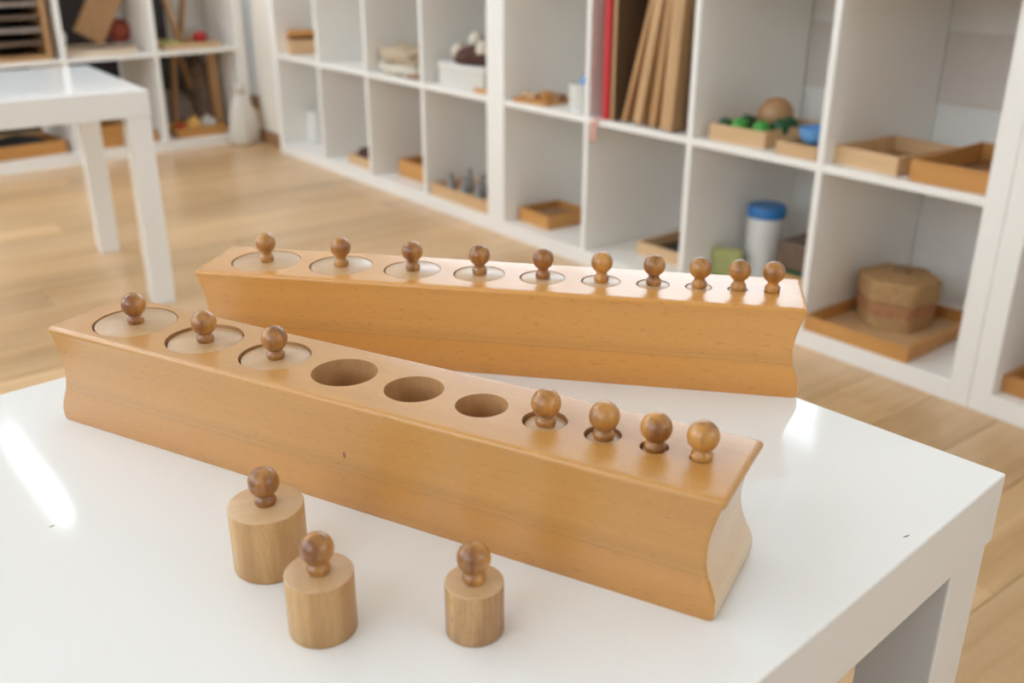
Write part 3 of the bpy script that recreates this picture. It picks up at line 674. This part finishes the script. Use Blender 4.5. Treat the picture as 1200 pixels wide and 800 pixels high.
for i in range(11):
    a = -PI/2+PI*i/10; c = Vector((-0.036-0.030*math.cos(a), 0, 0.068+0.036*math.sin(a)))
    ring = [bm.verts.new(c+Vector((0.004*math.cos(q*PI/3)*math.cos(a), 0.005*math.sin(q*PI/3), 0.004*math.cos(q*PI/3)*math.sin(a)))) for q in range(6)]
    if prev: [bm.faces.new((prev[q], prev[(q+1) % 6], ring[(q+1) % 6], ring[q])) for q in range(6)]
    prev = ring
finish(bm, 'handle', M['ywhite'], t, smooth=180)
box('spout', 0.028, 0.048, -0.008, 0.008, 0.108, 0.126, M['ywhite'], t, bevel=0.004)
t = thing('wooden_caddy', 'pale wooden box with orange top leaning in the last cell of the middle shelf', 'box', S(O+1.385, 0.035, Z1), R-0.3)
box('box_body', -0.03, 0.05, -0.10, 0, 0, 0.055, M['pale_wood'], t, bevel=0.002)
finish(box_bm(-0.035, 0.055, -0.105, 0.0, 0, 0.022, M4=Matrix.Translation((0, 0, 0.062)) @ Matrix.Rotation(0.25, 4, 'Y')), 'tilted_lid', M['orange_wood'], t, bevel=0.002)

# right-hand unit
tray('orange wooden tray at the right edge of the picture, bottom shelf', S(-0.30, 0.030, Z0), R, 0.259, 0.25, 0.034, M['orange_wood'], M['brown_wood'])

# far-left unit
RA = AYAW
tray('orange tray with black lining on the bottom shelf at the far left', A(0.765, 0.05, Z0), RA, 0.26, 0.22, 0.050, M['orange_wood'], M['black'])
o = soft_blob('black_cloth', 0.10, 0.085, 0.06, M['black'], None, seed=4, loc=A(0.90, 0.16, Z0+0.0065)); tag(o, 'black cloth heaped in the orange tray behind the white table', 'cloth')
t = tray('orange-brown open box on the bottom shelf seen between the white table legs', A(0.545, 0.04, Z0), RA, 0.145, 0.20, 0.085, M['orange_wood'], M['brown_wood'])
o = soft_blob('dark_yarn', 0.05, 0.045, 0.07, M['darkbrown'], None, seed=6, loc=A(0.615, 0.12, Z0+0.0065)); tag(o, 'dark yarn inside the box between the table legs', 'yarn')
o = box('wooden_brick', 0, 0.05, -0.06, 0, 0, 0.04, M['orange_wood'], None, bevel=0.003); o.location = A(0.40, 0.05, Z0); o.rotation_euler = (0, 0, RA); tag(o, 'small orange brick beside the lower right leg of the white table', 'brick')
t = tray('low orange tray in the bottom right cell of the far unit', A(0.105, 0.03, Z0), RA, 0.215, 0.18, 0.040, M['orange_wood'], M['pale_wood'])
o = soft_blob('yellow_fruit', 0.036, 0.030, 0.050, M['yellow'], None, seed=2, loc=A(0.235, 0.075, Z0+0.0065+0.02), flat=False); tag(o, 'yellow wooden fruit in the low orange tray', 'toy fruit')
o = soft_blob('red_fruit', 0.022, 0.022, 0.022, M['red_paint'], None, seed=3, loc=A(0.292, 0.07, Z0+0.03), flat=False, sub=2); tag(o, 'small red wooden fruit at the left of the low orange tray', 'toy fruit')
o = soft_blob('white_cloth', 0.035, 0.03, 0.06, M['white_cloth'], None, seed=8, loc=A(0.160, 0.10, Z0+0.0065), amp=0.5); tag(o, 'crumpled white cloth in the low orange tray', 'cloth')
t = thing('round_plate', 'round pale wooden platter on the middle shelf of the far unit', 'platter', A(0.552, 0.16, Z1), 0)
lathe('platter', [(0, 0), (0.145, 0), (0.152, 0.006), (0.152, 0.018), (0.140, 0.020), (0.134, 0.012), (0, 0.010)], M['platter'], t, n=48)
t = thing('diagonal_board', 'broad wooden board leaning diagonally on the round platter', 'board', A(0.575, 0.17, Z1+0.0205), RA)
finish(box_bm(-0.060, 0.060, -0.02, 0.0, 0, 0.31, M4=Matrix.Translation((0, 0, 0.034)) @ Matrix.Rotation(-0.55, 4, 'Y')), 'panel', M['board_brown'], t, bevel=0.002)
o = soft_blob('white_cloth', 0.035, 0.04, 0.12, M['white_cloth'], None, seed=12, loc=A(0.69, 0.20, Z1+0.0005), amp=0.3); tag(o, 'white cloth bundle at the left of the diagonal board', 'cloth')
o = soft_blob('green_plant_tuft', 0.025, 0.03, 0.06, M['green'], None, seed=13, loc=A(0.615, 0.26, Z1+0.21), amp=0.6); tag(o, 'green leafy tuft above the white cloth bundle', 'plant')
t = thing('bead_ball', 'orange-red ball in the dark corner right of the diagonal board', 'ball', A(0.425, 0.25, Z1+0.0205), 0)
lathe('ball', [(0 if i in (0, 10) else 0.05*math.sin(PI*i/10), 0.05-0.05*math.cos(PI*i/10)) for i in range(11)], M['orange_red'], t, n=24, smooth=180)
t = tray('flat pale tray on the middle shelf in the right cell of the far unit', A(0.085, 0.05, Z1), RA, 0.245, 0.22, 0.022, M['pale_wood'], M['pale_wood'])
o = soft_blob('red_fruit', 0.030, 0.022, 0.022, M['red_paint'], None, seed=15, loc=A(0.150, 0.10, Z1+0.04), flat=False, sub=2); tag(o, 'red toy fruit on the flat pale tray of the far unit', 'toy fruit')
o = soft_blob('green_leaves', 0.045, 0.03, 0.03, M['olive'], None, seed=16, loc=A(0.285, 0.09, Z1+0.0065), amp=0.6); tag(o, 'green leaves at the left of the flat pale tray', 'plant')
def stick(parent, p0, p1, w, mat, th=0.014, name='stick'):
    p0, p1 = Vector(p0), Vector(p1); d = p1-p0; q = d.to_track_quat('Z', 'Y').to_matrix().to_4x4()
    finish(box_bm(-w/2, w/2, -th/2, th/2, 0, d.length, M4=Matrix.Translation(p0) @ q), name, mat, parent, bevel=0.001)
t = thing('crossed_sticks', 'two light wooden sticks forming a V on the middle shelf of the far unit', 'sticks', A(0.200, 0.18, Z1+0.0068), RA)
stick(t, (0.006, 0, 0.006), (0.070, 0, 0.295), 0.034, M['board_wood']); stick(t, (-0.004, -0.018, 0.006), (-0.066, -0.018, 0.295), 0.026, M['board_brown'])
t = thing('folding_trestle', 'wooden A-shaped trestle standing in the bottom right cell of the far unit', 'trestle', A(0.180, 0.24, Z0+0.0), RA)
stick(t, (0.062, 0, 0.008), (0.032, 0, 0.322), 0.034, M['board_brown'], name='leg'); stick(t, (-0.075, -0.02, 0.008), (0.0, -0.02, 0.322), 0.034, M['board_brown'], name='leg')
o = box('wooden_post', -0.02, 0.02, -0.02, 0, 0, 0.325, M['board_brown'], None, bevel=0.002); o.location = A(0.085, 0.13, Z0); o.rotation_euler = (0, 0.03, RA); tag(o, 'upright wooden post right of the A-shaped trestle', 'post')
t = thing('picture_frame', 'light grey plastic frame behind the V of sticks', 'frame', A(0.11, 0.27, Z1), RA)
box('frame_panel', -0.06, 0.10, -0.012, 0, 0.0, 0.31, M['offwhite'], t, bevel=0.004)
box('frame_hole_rim', -0.03, 0.07, 0.0002, 0.004, 0.06, 0.29, M['ywhite'], t, bevel=0.002)
# dark cabinet with slats, top left
t = thing('slatted_crate', 'dark wooden cabinet with grey slats in the upper left corner', 'cabinet', A(0.765, 0.02, Z1), RA)
box('side_post', 0, 0.02, -0.25, 0, 0, 0.325, M['board_brown'], t); box('base_board', 0.021, 0.30, -0.25, 0, 0, 0.018, M['board_brown'], t)
box('back_board', 0.021, 0.30, -0.25, -0.235, 0.019, 0.325, M['dark_wood'], t)
for k in range(6):
    box('slat', 0.021, 0.30, -0.20, -0.01, 0.055+0.045*k, 0.068+0.045*k, M['greycloth'] if k % 2 else M['dark_board'], t)
# things behind the open-backed far unit
t = thing('dark_cupboard', 'dark brown cupboard seen through the open back of the far shelf unit', 'cupboard', A(-0.30, 0.86, 0), RA)
box('cupboard_body', 0.0, 2.15, -0.40, 0, 0, 1.25, M['dark_wood'], t, bevel=0.004)
for k in range(4): box('door', 0.01+0.53*k, 0.53+0.53*k, 0.0005, 0.016, 0.03, 1.22, M['dark_wood'], t, bevel=0.003)
o = soft_blob('brown_blanket', 0.052, 0.10, 0.30, M['fur'], None, seed=21, amp=0.2, loc=A(0.100, 0.275, Z0+0.001), rot=(0, 0, RA)); tag(o, 'mottled brown blanket stuffed upright in the bottom right cell, behind the post', 'blanket')
o = soft_blob('grey_cushion', 0.11, 0.07, 0.16, M['greycloth'], None, seed=22, amp=0.15, loc=A(0.22, 0.31, Z0)); tag(o, 'grey-brown cushion behind the A-shaped trestle', 'cushion')
# white sack in front of the right side of the far unit
t = thing('cloth_sack', 'white cloth sack standing on the floor against the far unit, right side', 'bag', A(0.075, -0.06, 0), RA)
from mathutils import noise as _n
bm = bmesh.new(); rings = []
for j, (r, z) in enumerate([(0.045, 0.0), (0.060, 0.02), (0.062, 0.07), (0.052, 0.13), (0.036, 0.18), (0.018, 0.215), (0.014, 0.225), (0.022, 0.245)]):
    rings.append([bm.verts.new(((r*(1+0.12*math.sin(5*a+j*0.4)))*math.cos(a), (r*0.75*(1+0.12*math.cos(4*a+j)))*math.sin(a), z)) for a in [2*PI*i/28 for i in range(28)]])
for a, b_ in zip(rings, rings[1:]):
    for i in range(28): bm.faces.new((a[i], a[(i+1) % 28], b_[(i+1) % 28], b_[i]))
bm.faces.new(list(reversed(rings[0]))); bm.faces.new(rings[-1])
finish(bm, 'sack_cloth', M['white_cloth'], t, smooth=180)
lathe('tie', [(0.017, 0.212), (0.021, 0.216), (0.021, 0.221), (0.017, 0.225)], M['tan_cloth'], t, n=20)
